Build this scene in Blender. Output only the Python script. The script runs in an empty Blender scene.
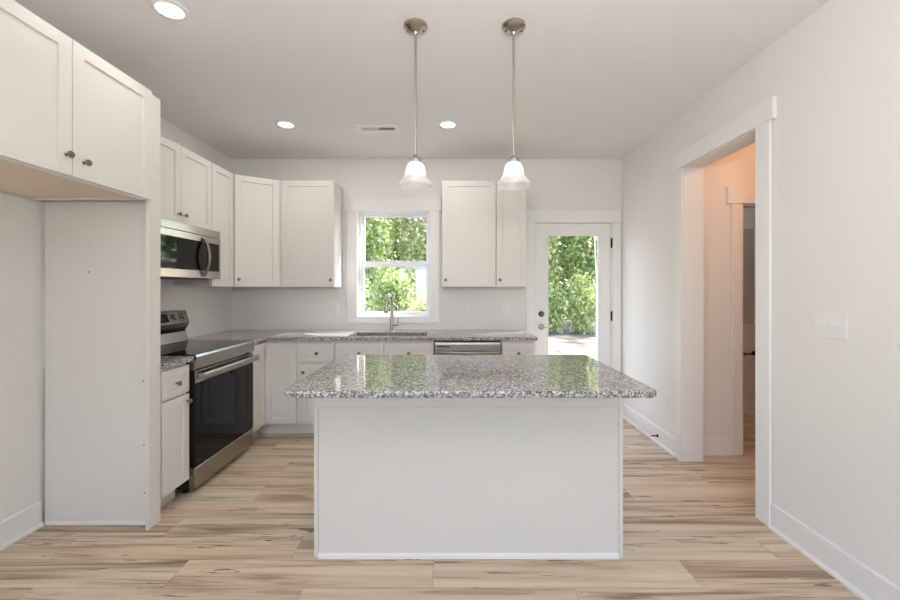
import bpy, bmesh, math, random
import numpy as np
from mathutils import Matrix, Vector

random.seed(7)
SC = bpy.context.scene
COL = SC.collection
PI = math.pi

# ------------------------------------------------------------------ camera, sky, sun, large lights, exposure
cam_d = bpy.data.cameras.new('camera')
cam = bpy.data.objects.new('camera', cam_d)
COL.objects.link(cam)
cam.location = (0, 0, 1.35)
cam.rotation_euler = (PI / 2, 0, 0)
cam_d.sensor_width = 36
cam_d.lens = 16.0
cam_d.shift_x = -2 / 900
cam_d.shift_y = -11 / 900
cam_d.clip_start = 0.05
SC.camera = cam

SC.view_settings.view_transform = 'Standard'
SC.view_settings.look = 'None'
SC.view_settings.gamma = 1
SC.view_settings.use_curve_mapping = False
SC.view_settings.exposure = -0.06

world = bpy.data.worlds.new('sky')
SC.world = world
world.use_nodes = True
wn = world.node_tree.nodes
wl = world.node_tree.links
bg = wn['Background']
sky = wn.new('ShaderNodeTexSky')
sky.sky_type = 'NISHITA'
sky.sun_disc = False
sky.sun_elevation = math.radians(55)
sky.sun_rotation = math.radians(60)
sky.air_density = 1.0
sky.dust_density = 2.0
wl.new(sky.outputs[0], bg.inputs[0])
bg.inputs[1].default_value = 1.35


def light(name, kind, loc, energy, color=(1, 1, 1), size=None, size_y=None, rot=None, direction=None, spread=None):
    d = bpy.data.lights.new(name, kind)
    o = bpy.data.objects.new(name, d)
    COL.objects.link(o)
    o.location = loc
    d.energy = energy
    d.color = color
    if kind == 'AREA':
        if size_y:
            d.shape = 'RECTANGLE'
            d.size = size
            d.size_y = size_y
        else:
            d.shape = 'DISK'
            d.size = size
        if spread:
            d.spread = spread
    elif kind in ('POINT', 'SPOT') and size:
        d.shadow_soft_size = size
    if rot:
        o.rotation_euler = rot
    if direction:
        o.rotation_euler = Vector(direction).to_track_quat('-Z', 'Y').to_euler()
    return o


sun = light('sun', 'SUN', (6, 8, 12), 11.0, (1.0, 0.96, 0.88), direction=(-0.72, -0.36, -0.65))
sun.data.angle = math.radians(0.6)
# fill lamps added at unseen window openings in the room behind the camera
light('rear_window_fill', 'AREA', (-0.9, -4.05, 1.45), 5, (0.96, 0.98, 1.0), 1.7, 1.7, direction=(0.05, 1, 0.25))
light('rear_window_fill', 'AREA', (1.0, -4.05, 1.45), 4, (0.96, 0.98, 1.0), 1.1, 1.9, direction=(-0.05, 1, 0.25))
light('left_window_fill', 'AREA', (-2.42, -1.9, 1.45), 8, (0.96, 0.98, 1.0), 1.7, 1.7, direction=(1, 0.35, 0.1))  # unseen side opening, lamp added to brighten right wall and ceiling
light('ceiling_bounce_fill', 'AREA', (0.1, -0.3, 1.75), 54, (1.0, 0.985, 0.965), 0.5, direction=(0.1, 0.45, 1))  # added lamp behind the camera, aimed up for soft ceiling bounce

# ------------------------------------------------------------------ materials


def newmat(name):
    m = bpy.data.materials.new(name)
    m.use_nodes = True
    nt = m.node_tree
    b = nt.nodes['Principled BSDF']
    return m, nt, b


def lin(c):
    return tuple(((v / 255) / 12.92 if v / 255 <= 0.04045 else ((v / 255 + 0.055) / 1.055) ** 2.4) for v in c)


def plain(name, rgb, rough=0.5, metal=0.0, noise=0.02, scale=30, bump=0.0, spec=None):
    m, nt, b = newmat(name)
    N, L = nt.nodes, nt.links
    tc = N.new('ShaderNodeTexCoord')
    nz = N.new('ShaderNodeTexNoise')
    nz.inputs['Scale'].default_value = scale
    nz.inputs['Detail'].default_value = 3
    L.new(tc.outputs['Object'], nz.inputs['Vector'])
    r = N.new('ShaderNodeMapRange')
    r.inputs['To Min'].default_value = 1 - noise
    r.inputs['To Max'].default_value = 1 + noise
    L.new(nz.outputs['Fac'], r.inputs['Value'])
    mx = N.new('ShaderNodeVectorMath')
    mx.operation = 'SCALE'
    c = lin(rgb)
    mx.inputs[0].default_value = c
    L.new(r.outputs[0], mx.inputs['Scale'])
    L.new(mx.outputs[0], b.inputs['Base Color'])
    b.inputs['Roughness'].default_value = rough
    b.inputs['Metallic'].default_value = metal
    if spec is not None:
        b.inputs['Specular IOR Level'].default_value = spec
    if bump:
        bp = N.new('ShaderNodeBump')
        bp.inputs['Strength'].default_value = bump
        bp.inputs['Distance'].default_value = 0.002
        L.new(nz.outputs['Fac'], bp.inputs['Height'])
        L.new(bp.outputs[0], b.inputs['Normal'])
    return m


WALL = plain('wall_paint', (240, 237, 234), 0.75, scale=60)
CEIL = plain('ceiling_paint', (240, 238, 236), 0.9, scale=60)
TRIM = plain('trim_paint', (243, 242, 241), 0.4)
CAB = plain('cabinet_paint', (227, 223, 218), 0.38, noise=0.01)
WOODU = plain('raw_cabinet_bottom', (232, 214, 194), 0.6, noise=0.05, scale=8)
DARK = plain('dark_gap', (40, 38, 36), 0.8)
BLACK = plain('black_enamel', (14, 14, 15), 0.35)
BGLASS = plain('black_glass', (5, 5, 6), 0.04, noise=0.0, spec=0.28)
STEEL = plain('brushed_steel', (168, 163, 156), 0.26, 1.0, noise=0.04, scale=90)
NICKEL = plain('satin_nickel', (186, 178, 168), 0.28, 1.0)
DNICK = plain('dark_nickel', (128, 120, 114), 0.35, 1.0)
BRONZE = plain('oil_bronze', (36, 30, 27), 0.45, 0.6)
PLAST = plain('white_plastic', (240, 239, 237), 0.35)
TAPH = plain('vinyl_white', (244, 245, 246), 0.4)
RUBBER = plain('spray_rubber', (30, 30, 32), 0.5)
SINK = plain('sink_steel', (150, 148, 146), 0.35, 1.0)
MIRR = plain('grey_panel_paint', (206, 205, 200), 0.4)
SIDING = plain('shed_siding_paint', (206, 205, 194), 0.5)
ROOF = plain('shed_roof_metal', (160, 165, 165), 0.5, 0.3)
BARK = plain('bark', (120, 104, 86), 0.9, noise=0.25, scale=20)
PALEBARK = plain('pale_bark', (205, 196, 180), 0.9, noise=0.15, scale=14)


def emit_mat(name, rgb, strength):
    m, nt, b = newmat(name)
    b.inputs['Base Color'].default_value = (0.8, 0.8, 0.8, 1)
    b.inputs['Emission Color'].default_value = (*lin(rgb), 1)
    b.inputs['Emission Strength'].default_value = strength
    return m


LED = emit_mat('led_diffuser', (255, 250, 242), 4.0)
BULB = emit_mat('lit_bulb', (255, 250, 242), 5.5)


def shade_mat():
    m, nt, b = newmat('alabaster_glass')
    N, L = nt.nodes, nt.links
    tc = N.new('ShaderNodeTexCoord')
    nz = N.new('ShaderNodeTexNoise')
    nz.inputs['Scale'].default_value = 22
    nz.inputs['Distortion'].default_value = 1.2
    L.new(tc.outputs['Object'], nz.inputs['Vector'])
    cr = N.new('ShaderNodeValToRGB')
    cr.color_ramp.elements[0].position = 0.35
    cr.color_ramp.elements[0].color = (0.80, 0.81, 0.80, 1)
    cr.color_ramp.elements[1].position = 0.65
    cr.color_ramp.elements[1].color = (0.93, 0.93, 0.92, 1)
    L.new(nz.outputs['Fac'], cr.inputs[0])
    tr = N.new('ShaderNodeBsdfTranslucent')
    L.new(cr.outputs[0], tr.inputs['Color'])
    L.new(cr.outputs[0], b.inputs['Base Color'])
    b.inputs['Roughness'].default_value = 0.2
    tp = N.new('ShaderNodeBsdfTransparent')
    a = N.new('ShaderNodeMixShader')
    a.inputs[0].default_value = 0.55
    L.new(b.outputs[0], a.inputs[1])
    L.new(tr.outputs[0], a.inputs[2])
    c = N.new('ShaderNodeMixShader')
    c.inputs[0].default_value = 0.18
    L.new(a.outputs[0], c.inputs[1])
    L.new(tp.outputs[0], c.inputs[2])
    L.new(c.outputs[0], N['Material Output'].inputs['Surface'])
    return m


SHADE = shade_mat()


def glass_mat():
    m, nt, b = newmat('window_glass')
    N, L = nt.nodes, nt.links
    fr = N.new('ShaderNodeFresnel')
    geo = N.new('ShaderNodeNewGeometry')
    io = N.new('ShaderNodeMapRange')
    io.inputs['To Min'].default_value = 1.45
    io.inputs['To Max'].default_value = 1 / 1.45
    L.new(geo.outputs['Backfacing'], io.inputs['Value'])
    L.new(io.outputs[0], fr.inputs['IOR'])
    tp = N.new('ShaderNodeBsdfTransparent')
    tp.inputs['Color'].default_value = (0.97, 0.985, 0.975, 1)
    gl = N.new('ShaderNodeBsdfGlossy')
    gl.inputs['Roughness'].default_value = 0.02
    mx = N.new('ShaderNodeMixShader')
    L.new(fr.outputs[0], mx.inputs[0])
    L.new(tp.outputs[0], mx.inputs[1])
    L.new(gl.outputs[0], mx.inputs[2])
    L.new(mx.outputs[0], N['Material Output'].inputs['Surface'])
    return m


GLASS = glass_mat()


def granite():
    m, nt, b = newmat('granite')
    N, L = nt.nodes, nt.links
    tc = N.new('ShaderNodeTexCoord')
    nz = N.new('ShaderNodeTexNoise')
    nz.inputs['Scale'].default_value = 70
    nz.inputs['Detail'].default_value = 4
    L.new(tc.outputs['Object'], nz.inputs['Vector'])
    add = N.new('ShaderNodeVectorMath')
    add.operation = 'MULTIPLY_ADD'
    add.inputs[1].default_value = (0.012, 0.012, 0.012)
    L.new(nz.outputs['Color'], add.inputs[0])
    L.new(tc.outputs['Object'], add.inputs[2])
    # large mineral grains
    v1 = N.new('ShaderNodeTexVoronoi')
    v1.inputs['Scale'].default_value = 150
    L.new(add.outputs[0], v1.inputs['Vector'])
    s1 = N.new('ShaderNodeSeparateColor')
    L.new(v1.outputs['Color'], s1.inputs[0])
    cr = N.new('ShaderNodeValToRGB')
    cr.color_ramp.interpolation = 'CONSTANT'
    e = cr.color_ramp.elements
    e[0].position = 0.0
    e[0].color = (*lin((38, 38, 42)), 1)
    e[1].position = 0.27
    e[1].color = (*lin((98, 97, 100)), 1)
    for p, c in ((0.46, (150, 147, 147)), (0.64, (194, 191, 189)), (0.84, (234, 232, 230))):
        k = e.new(p)
        k.color = (*lin(c), 1)
    L.new(s1.outputs[0], cr.inputs[0])
    # fine pepper
    v2 = N.new('ShaderNodeTexVoronoi')
    v2.inputs['Scale'].default_value = 260
    L.new(add.outputs[0], v2.inputs['Vector'])
    s2 = N.new('ShaderNodeSeparateColor')
    L.new(v2.outputs['Color'], s2.inputs[0])
    c2 = N.new('ShaderNodeValToRGB')
    c2.color_ramp.interpolation = 'CONSTANT'
    c2.color_ramp.elements[0].color = (*lin((48, 47, 50)), 1)
    c2.color_ramp.elements[1].position = 0.22
    c2.color_ramp.elements[1].color = (*lin((186, 182, 180)), 1)
    L.new(s2.outputs[1], c2.inputs[0])
    mx = N.new('ShaderNodeMix')
    mx.data_type = 'RGBA'
    mx.inputs[0].default_value = 0.30
    L.new(cr.outputs[0], mx.inputs[6])
    L.new(c2.outputs[0], mx.inputs[7])
    L.new(mx.outputs[2], b.inputs['Base Color'])
    b.inputs['Roughness'].default_value = 0.06
    b.inputs['Specular IOR Level'].default_value = 0.75
    return m


GRAN = granite()


def floor_mat():
    m, nt, b = newmat('vinyl_plank')
    N, L = nt.nodes, nt.links

    def math_(op, a, bb=None, cc=None):
        n = N.new('ShaderNodeMath')
        n.operation = op
        for i, v in enumerate((a, bb, cc)):
            if v is None:
                continue
            if isinstance(v, (int, float)):
                n.inputs[i].default_value = v
            else:
                L.new(v, n.inputs[i])
        return n.outputs[0]
    tc = N.new('ShaderNodeTexCoord')
    sp = N.new('ShaderNodeSeparateXYZ')
    L.new(tc.outputs['Object'], sp.inputs[0])
    x, y = sp.outputs[0], sp.outputs[1]
    ry = math_('DIVIDE', math_('SUBTRACT', y, 1.806), 0.187)
    row = math_('FLOOR', ry)
    fy = math_('FRACT', ry)
    # stagger of the end joints from row to row
    off = math_('ADD', math_('MULTIPLY', row, 0.58),
                math_('MULTIPLY', math_('SINE', math_('MULTIPLY', math_('MULTIPLY', row, math_('ADD', row, 1.0)), 1.7)), 0.3))
    rx = math_('DIVIDE', math_('SUBTRACT', math_('ADD', x, 0.09), off), 1.22)
    colm = math_('FLOOR', rx)
    fx = math_('FRACT', rx)
    cid = N.new('ShaderNodeCombineXYZ')
    L.new(row, cid.inputs[0])
    L.new(colm, cid.inputs[1])
    wn_ = N.new('ShaderNodeTexWhiteNoise')
    wn_.noise_dimensions = '2D'
    L.new(cid.outputs[0], wn_.inputs['Vector'])
    rnd = wn_.outputs['Value']
    sc = N.new('ShaderNodeSeparateColor')
    L.new(wn_.outputs['Color'], sc.inputs[0])

    def grain(sx, sy, scale, detail, dist, seed):
        c = N.new('ShaderNodeCombineXYZ')
        L.new(math_('MULTIPLY', x, sx), c.inputs[0])
        L.new(math_('MULTIPLY', y, sy), c.inputs[1])
        L.new(math_('MULTIPLY_ADD', rnd, 37.0, seed), c.inputs[2])
        n = N.new('ShaderNodeTexNoise')
        n.inputs['Scale'].default_value = scale
        n.inputs['Detail'].default_value = detail
        n.inputs['Distortion'].default_value = dist
        n.inputs['Roughness'].default_value = 0.6
        L.new(c.outputs[0], n.inputs['Vector'])
        return n.outputs['Fac']
    g1 = grain(0.42, 8.5, 1.7, 4, 0.8, 0.0)
    g2 = grain(1.6, 45.0, 2.0, 4, 0.2, 5.0)
    g3 = grain(0.45, 10.0, 2.0, 5, 1.0, 11.0)
    tone = math_('ADD', math_('MULTIPLY', math_('SUBTRACT', g1, 0.5), 2.6),
                 math_('ADD', math_('MULTIPLY', math_('SUBTRACT', g2, 0.5), 0.4),
                       math_('MULTIPLY_ADD', rnd, 0.24, 0.48)))
    cr = N.new('ShaderNodeValToRGB')
    e = cr.color_ramp.elements
    e[0].position = 0.0
    e[0].color = (*lin((150, 127, 109)), 1)
    e[1].position = 1.0
    e[1].color = (*lin((230, 213, 191)), 1)
    for p, c in ((0.28, (182, 158, 135)), (0.50, (213, 192, 167)), (0.75, (222, 203, 180))):
        k = e.new(p)
        k.color = (*lin(c), 1)
    L.new(tone, cr.inputs[0])
    # a reddish or greyish cast from plank to plank
    cast = N.new('ShaderNodeMix')
    cast.data_type = 'RGBA'
    cast.blend_type = 'MULTIPLY'
    cast.inputs[0].default_value = 1.0
    cc = N.new('ShaderNodeValToRGB')
    cc.color_ramp.elements[0].color = (1.0, 0.94, 0.90, 1)
    cc.color_ramp.elements[1].color = (0.97, 1.0, 1.0, 1)
    L.new(sc.outputs[1], cc.inputs[0])
    L.new(cr.outputs[0], cast.inputs[6])
    L.new(cc.outputs[0], cast.inputs[7])
    # dark heartwood streaks and cracks
    st = N.new('ShaderNodeValToRGB')
    st.color_ramp.elements[0].position = 0.565
    st.color_ramp.elements[0].color = (0, 0, 0, 1)
    st.color_ramp.elements[1].position = 0.72
    st.color_ramp.elements[1].color = (1, 1, 1, 1)
    L.new(g3, st.inputs[0])
    mx = N.new('ShaderNodeMix')
    mx.data_type = 'RGBA'
    L.new(math_('MULTIPLY', st.outputs[0], 0.9), mx.inputs[0])
    L.new(cast.outputs[2], mx.inputs[6])
    mx.inputs[7].default_value = (*lin((112, 88, 72)), 1)
    # thin wavy cracks along the grain
    g4 = grain(0.40, 6.0, 2.0, 3, 0.9, 23.0)
    g5 = grain(1.0, 4.0, 1.7, 2, 0.0, 31.0)
    crk = math_('MULTIPLY', math_('LESS_THAN', math_('ABSOLUTE', math_('SUBTRACT', g4, 0.5)), 0.013), math_('GREATER_THAN', g5, 0.57))
    mc = N.new('ShaderNodeMix')
    mc.data_type = 'RGBA'
    L.new(math_('MULTIPLY', crk, 0.75), mc.inputs[0])
    L.new(mx.outputs[2], mc.inputs[6])
    mc.inputs[7].default_value = (*lin((104, 80, 66)), 1)
    mx = mc
    # seams
    ey = math_('MINIMUM', fy, math_('SUBTRACT', 1.0, fy))
    ex = math_('MINIMUM', fx, math_('SUBTRACT', 1.0, fx))
    seam = math_('MAXIMUM', math_('LESS_THAN', math_('MULTIPLY', ey, 0.187), 0.0014),
                 math_('LESS_THAN', math_('MULTIPLY', ex, 1.22), 0.0014))
    m2 = N.new('ShaderNodeMix')
    m2.data_type = 'RGBA'
    L.new(math_('MULTIPLY', seam, 0.45), m2.inputs[0])
    L.new(mx.outputs[2], m2.inputs[6])
    m2.inputs[7].default_value = (*lin((110, 90, 74)), 1)
    L.new(m2.outputs[2], b.inputs['Base Color'])
    b.inputs['Roughness'].default_value = 0.42
    bp = N.new('ShaderNodeBump')
    bp.inputs['Strength'].default_value = 0.08
    bp.inputs['Distance'].default_value = 0.002
    L.new(g2, bp.inputs['Height'])
    L.new(bp.outputs[0], b.inputs['Normal'])
    return m


FLOOR = floor_mat()


def leaf_mat(name, cols):
    m, nt, b = newmat(name)
    N, L = nt.nodes, nt.links
    g = N.new('ShaderNodeNewGeometry')
    cr = N.new('ShaderNodeValToRGB')
    e = cr.color_ramp.elements
    e[0].color = (*lin(cols[0]), 1)
    e[1].color = (*lin(cols[-1]), 1)
    for i, c in enumerate(cols[1:-1]):
        k = e.new((i + 1) / (len(cols) - 1))
        k.color = (*lin(c), 1)
    L.new(g.outputs['Random Per Island'], cr.inputs[0])
    L.new(cr.outputs[0], b.inputs['Base Color'])
    b.inputs['Roughness'].default_value = 0.5
    tr = N.new('ShaderNodeBsdfTranslucent')
    L.new(cr.outputs[0], tr.inputs[0])
    mx = N.new('ShaderNodeMixShader')
    mx.inputs[0].default_value = 0.5
    L.new(b.outputs[0], mx.inputs[1])
    L.new(tr.outputs[0], mx.inputs[2])
    L.new(mx.outputs[0], N['Material Output'].inputs['Surface'])
    return m


LEAF_Y = leaf_mat('leaf_yellow_green', [(126, 146, 72), (188, 198, 116), (216, 219, 150), (236, 233, 186)])
LEAF_G = leaf_mat('leaf_green', [(98, 122, 62), (152, 172, 96), (192, 204, 128), (228, 228, 174)])
LEAF_D = leaf_mat('leaf_deep_green', [(78, 108, 56), (130, 156, 86), (172, 190, 116), (214, 220, 156)])
LEAF_P = leaf_mat('leaf_pale', [(136, 150, 86), (196, 200, 130), (222, 217, 162), (240, 234, 200)])


def sand_mat():
    m, nt, b = newmat('sandy_ground')
    N, L = nt.nodes, nt.links
    tc = N.new('ShaderNodeTexCoord')
    nz = N.new('ShaderNodeTexNoise')
    nz.inputs['Scale'].default_value = 1.3
    nz.inputs['Detail'].default_value = 7
    L.new(tc.outputs['Object'], nz.inputs['Vector'])
    cr = N.new('ShaderNodeValToRGB')
    e = cr.color_ramp.elements
    e[0].position = 0.3
    e[0].color = (*lin((72, 60, 48)), 1)
    e[1].position = 0.55
    e[1].color = (*lin((146, 133, 122)), 1)
    L.new(nz.outputs['Fac'], cr.inputs[0])
    L.new(cr.outputs[0], b.inputs['Base Color'])
    b.inputs['Roughness'].default_value = 0.95
    return m


SAND = sand_mat()

# ------------------------------------------------------------------ mesh helpers


class MB:
    """collects shapes into one mesh; M maps local (u, w, z) into the world"""

    def __init__(s, M=None):
        s.bm = bmesh.new()
        s.M = M or Matrix()

    def _merge(s, t):
        me = bpy.data.meshes.new('tmp')
        t.to_mesh(me)
        t.free()
        me.transform(s.M)
        s.bm.from_mesh(me)
        bpy.data.meshes.remove(me)
        return s

    def box(s, x0, x1, y0, y1, z0, z1, bev=0.0, seg=1):
        t = bmesh.new()
        x0, x1 = sorted((x0, x1))
        y0, y1 = sorted((y0, y1))
        z0, z1 = sorted((z0, z1))
        bmesh.ops.create_cube(t, size=1)
        for v in t.verts:
            v.co = Vector(((x0 + x1) / 2 + v.co.x * (x1 - x0), (y0 + y1) / 2 + v.co.y * (y1 - y0), (z0 + z1) / 2 + v.co.z * (z1 - z0)))
        if bev:
            bmesh.ops.bevel(t, geom=t.edges[:] , offset=bev, segments=seg, affect='EDGES', profile=0.5)
        return s._merge(t)

    def prism(s, pts, z0, z1, bev=0.0, seg=2):
        """polygon in local x, y extruded along z"""
        t = bmesh.new()
        a = [t.verts.new((p[0], p[1], z0)) for p in pts]
        f = t.faces.new(a)
        r = bmesh.ops.extrude_face_region(t, geom=[f])
        for v in [g for g in r['geom'] if isinstance(g, bmesh.types.BMVert)]:
            v.co.z = z1
        bmesh.ops.recalc_face_normals(t, faces=t.faces[:])
        if bev:
            ed = [e for e in t.edges if abs(e.verts[0].co.z - e.verts[1].co.z) < 1e-6]
            bmesh.ops.bevel(t, geom=ed, offset=bev, segments=seg, affect='EDGES', profile=0.5)
        return s._merge(t)

    def profile_u(s, pts, u0, u1):
        """profile of (w, z) points swept along u"""
        t = bmesh.new()
        a = [t.verts.new((u0, p[0], p[1])) for p in pts]
        b = [t.verts.new((u1, p[0], p[1])) for p in pts]
        n = len(pts)
        t.faces.new(a)
        t.faces.new(b[::-1])
        for i in range(n):
            t.faces.new((a[i], b[i], b[(i + 1) % n], a[(i + 1) % n]))
        bmesh.ops.recalc_face_normals(t, faces=t.faces[:])
        return s._merge(t)

    def lathe(s, prof, center, axis=(0, 0, 1), n=32, closed=False):
        """profile of (radius, height along axis)"""
        t = bmesh.new()
        q = Vector((0, 0, 1)).rotation_difference(Vector(axis)).to_matrix()
        rings = []
        for r, h in prof:
            if r < 1e-6:
                rings.append([t.verts.new(Vector(center) + q @ Vector((0, 0, h)))])
            else:
                rings.append([t.verts.new(Vector(center) + q @ Vector((r * math.cos(2 * PI * i / n), r * math.sin(2 * PI * i / n), h))) for i in range(n)])
        pairs = list(zip(rings, rings[1:]))
        if closed:
            pairs.append((rings[-1], rings[0]))
        for A, B in pairs:
            for i in range(n):
                j = (i + 1) % n
                if len(A) == 1 and len(B) == 1:
                    continue
                if len(A) == 1:
                    t.faces.new((A[0], B[i], B[j]))
                elif len(B) == 1:
                    t.faces.new((A[i], A[j], B[0]))
                else:
                    t.faces.new((A[i], A[j], B[j], B[i]))
        bmesh.ops.recalc_face_normals(t, faces=t.faces[:])
        return s._merge(t)

    def cyl(s, c, r, h, axis=(0, 0, 1), n=24, bev=0.0):
        if bev:
            return s.lathe([(0, 0), (r - bev, 0), (r, bev), (r, h - bev), (r - bev, h), (0, h)], c, axis, n)
        return s.lathe([(0, 0), (r, 0), (r, h), (0, h)], c, axis, n)

    def tube(s, pts, rad, n=14):
        t = bmesh.new()
        P = [Vector(p) for p in pts]
        R = rad if isinstance(rad, (list, tuple)) else [rad] * len(P)
        rings = []
        up = None
        for i, p in enumerate(P):
            d = (P[min(i + 1, len(P) - 1)] - P[max(i - 1, 0)]).normalized()
            if up is None:
                up = d.orthogonal().normalized()
            up = (up - d * up.dot(d)).normalized()
            sd = d.cross(up)
            rings.append([t.verts.new(p + R[i] * (up * math.cos(2 * PI * k / n) + sd * math.sin(2 * PI * k / n))) for k in range(n)])
        for A, B in zip(rings, rings[1:]):
            for i in range(n):
                j = (i + 1) % n
                t.faces.new((A[i], A[j], B[j], B[i]))
        t.faces.new(rings[0])
        t.faces.new(rings[-1])
        bmesh.ops.recalc_face_normals(t, faces=t.faces[:])
        return s._merge(t)

    def cells(s, us, vs, keep, w0, w1):
        """a slab on the grid us x vs (local x, y) between z=w0 and w1, with cells left out"""
        t = bmesh.new()
        cache = {}

        def V(i, j, w):
            k = (i, j, w)
            if k not in cache:
                cache[k] = t.verts.new((us[i], vs[j], w))
            return cache[k]
        nu, nv = len(us) - 1, len(vs) - 1
        K = {(i, j) for i in range(nu) for j in range(nv) if keep(0.5 * (us[i] + us[i + 1]), 0.5 * (vs[j] + vs[j + 1]))}
        for (i, j) in K:
            t.faces.new((V(i, j, w1), V(i + 1, j, w1), V(i + 1, j + 1, w1), V(i, j + 1, w1)))
            t.faces.new((V(i, j + 1, w0), V(i + 1, j + 1, w0), V(i + 1, j, w0), V(i, j, w0)))
            for (di, dj, a, b) in ((0, -1, (i, j), (i + 1, j)), (1, 0, (i + 1, j), (i + 1, j + 1)), (0, 1, (i + 1, j + 1), (i, j + 1)), (-1, 0, (i, j + 1), (i, j))):
                if (i + di, j + dj) not in K:
                    t.faces.new((V(*a, w0), V(*b, w0), V(*b, w1), V(*a, w1)))
        bmesh.ops.recalc_face_normals(t, faces=t.faces[:])
        return s._merge(t)

    def build(s, name, mat, parent=None, smooth=False, origin=None, bevel=0.0):
        me = bpy.data.meshes.new(name)
        if s.M.determinant() < 0:
            bmesh.ops.reverse_faces(s.bm, faces=s.bm.faces[:])
        s.bm.to_mesh(me)
        s.bm.free()
        o = bpy.data.objects.new(name, me)
        COL.objects.link(o)
        me.materials.append(mat)
        if parent is not None:
            w = Vector((0, 0, 0))
            p = parent
            while p is not None:
                w += p.location
                p = p.parent
            me.transform(Matrix.Translation(-w))
            o.parent = parent
        elif origin is not None:
            if origin == 'base':
                c = [v.co for v in me.vertices]
                origin = Vector(((min(v.x for v in c) + max(v.x for v in c)) / 2, (min(v.y for v in c) + max(v.y for v in c)) / 2, min(v.z for v in c)))
            me.transform(Matrix.Translation(-Vector(origin)))
            o.location = origin
        if smooth:
            me.shade_smooth()
            me.set_sharp_from_angle(angle=math.radians(40))
            for p in me.polygons:
                if len(p.vertices) > 8:
                    p.use_smooth = False
        if bevel:
            md = o.modifiers.new('edge', 'BEVEL')
            md.width = bevel
            md.segments = 2
            md.limit_method = 'ANGLE'
        return o


def tag(o, label, cat, group=None, kind=None):
    o['label'] = label
    o['category'] = cat
    if group:
        o['group'] = group
    if kind:
        o['kind'] = kind
    return o


def struct(o, label=None):
    o['kind'] = 'structure'
    if label:
        o['label'] = label
    return o


def thing(name, label, cat, loc, group=None):
    o = bpy.data.objects.new(name, None)
    COL.objects.link(o)
    o.location = loc
    o.empty_display_size = 0.1
    return tag(o, label, cat, group)


def frame(origin, u, w):
    """local x -> u, local y -> w (outwards), local z -> up"""
    u, w = Vector(u), Vector(w)
    return Matrix(((u.x, w.x, 0, origin[0]), (u.y, w.y, 0, origin[1]), (u.z, w.z, 1, origin[2]), (0, 0, 0, 1)))


# ------------------------------------------------------------------ the room
XL, XR, YB, ZC = -2.354, 1.815, 4.283, 2.74
YR = -4.2
XH, YH0 = 3.75, 0.9          # hallway beyond the right wall
WX0, WX1, WZ0, WZ1 = -1.012, -0.240, 1.060, 2.180    # kitchen window opening
DX0, DX1, DZ1 = 0.885, 1.715, 2.068                   # back door opening
OY0, OY1, OZ1 = 2.370, 3.128, 2.300                   # opening to the hallway (clear)

struct(MB().box(XL - .15, XH, YR - .15, 4.6, -0.12, 0.0).build('floor', FLOOR))
struct(MB().box(XL - .15, XH, YR - .15, 4.6, ZC, ZC + 0.12).build('ceiling', CEIL))

# back wall: local x = X, local y = Z, slab along Y
MXZ = Matrix(((1, 0, 0, 0), (0, 0, 1, 0), (0, 1, 0, 0), (0, 0, 0, 1)))
MYZ = Matrix(((0, 0, 1, 0), (1, 0, 0, 0), (0, 1, 0, 0), (0, 0, 0, 1)))


def no_hole(holes):
    return lambda a, b: not any(h[0] < a < h[1] and h[2] < b < h[3] for h in holes)


holes = [(WX0, WX1, WZ0, WZ1), (DX0, DX1, 0, DZ1)]
struct(MB(MXZ).cells([XL - .15, WX0, WX1, DX0, DX1, XR + .15], [0, WZ0, DZ1, WZ1, ZC], no_hole(holes), YB, YB + .15).build('wall_back', WALL))
struct(MB(MYZ).cells([YR, -2.75, -1.05, YB], [0, .6, 2.3, ZC], no_hole([(-2.75, -1.05, .6, 2.3)]), XL - .15, XL).build('wall_left', WALL))
J = 0.018
struct(MB(MYZ).cells([YR, OY0 - J, OY1 + J, YB], [0, OZ1 + J, ZC], no_hole([(OY0 - J, OY1 + J, 0, OZ1 + J)]), XR, XR + .15).build('wall_right', WALL))
rear = [(-1.75, -0.05, 0.6, 2.3), (0.45, 1.55, 0.5, 2.4)]
struct(MB(MXZ).cells([XL - .15, -1.75, -.05, .45, 1.55, XR + .15], [0, .5, .6, 2.3, 2.4, ZC], no_hole(rear), YR - .15, YR).build('wall_rear', WALL))

# hallway and the room beyond it
HX0, HX1 = 2.363, 3.10     # doorway in the hallway's end wall
struct(MB(MXZ).cells([XR + .15, HX0, HX1, XH], [0, 2.05, ZC], no_hole([(HX0, HX1, 0, 2.05)]), 3.27, 3.39).build('wall_hallway_end', WALL))
struct(MB().box(XH, XH + .1, YH0 - .1, 4.6, 0, ZC).build('wall_hallway_right', WALL))
struct(MB().box(XR + .15, XH, YH0 - .1, YH0, 0, ZC).build('wall_hallway_front', WALL))
struct(MB().box(XR + .15, XH, 4.33, 4.45, 0, ZC).build('wall_bathroom_back', WALL))


# baseboards with shoe moulding
def baseboard(name, M, u0, u1, h=0.14):
    b = MB(M)
    b.profile_u([(0, 0), (0.014, 0), (0.014, h - .006), (0.010, h), (0, h)], u0, u1)
    b.profile_u([(0.0142, 0), (0.028, 0), (0.026, 0.012), (0.0142, 0.020)], u0, u1)
    return struct(b.build(name, TRIM))


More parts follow.
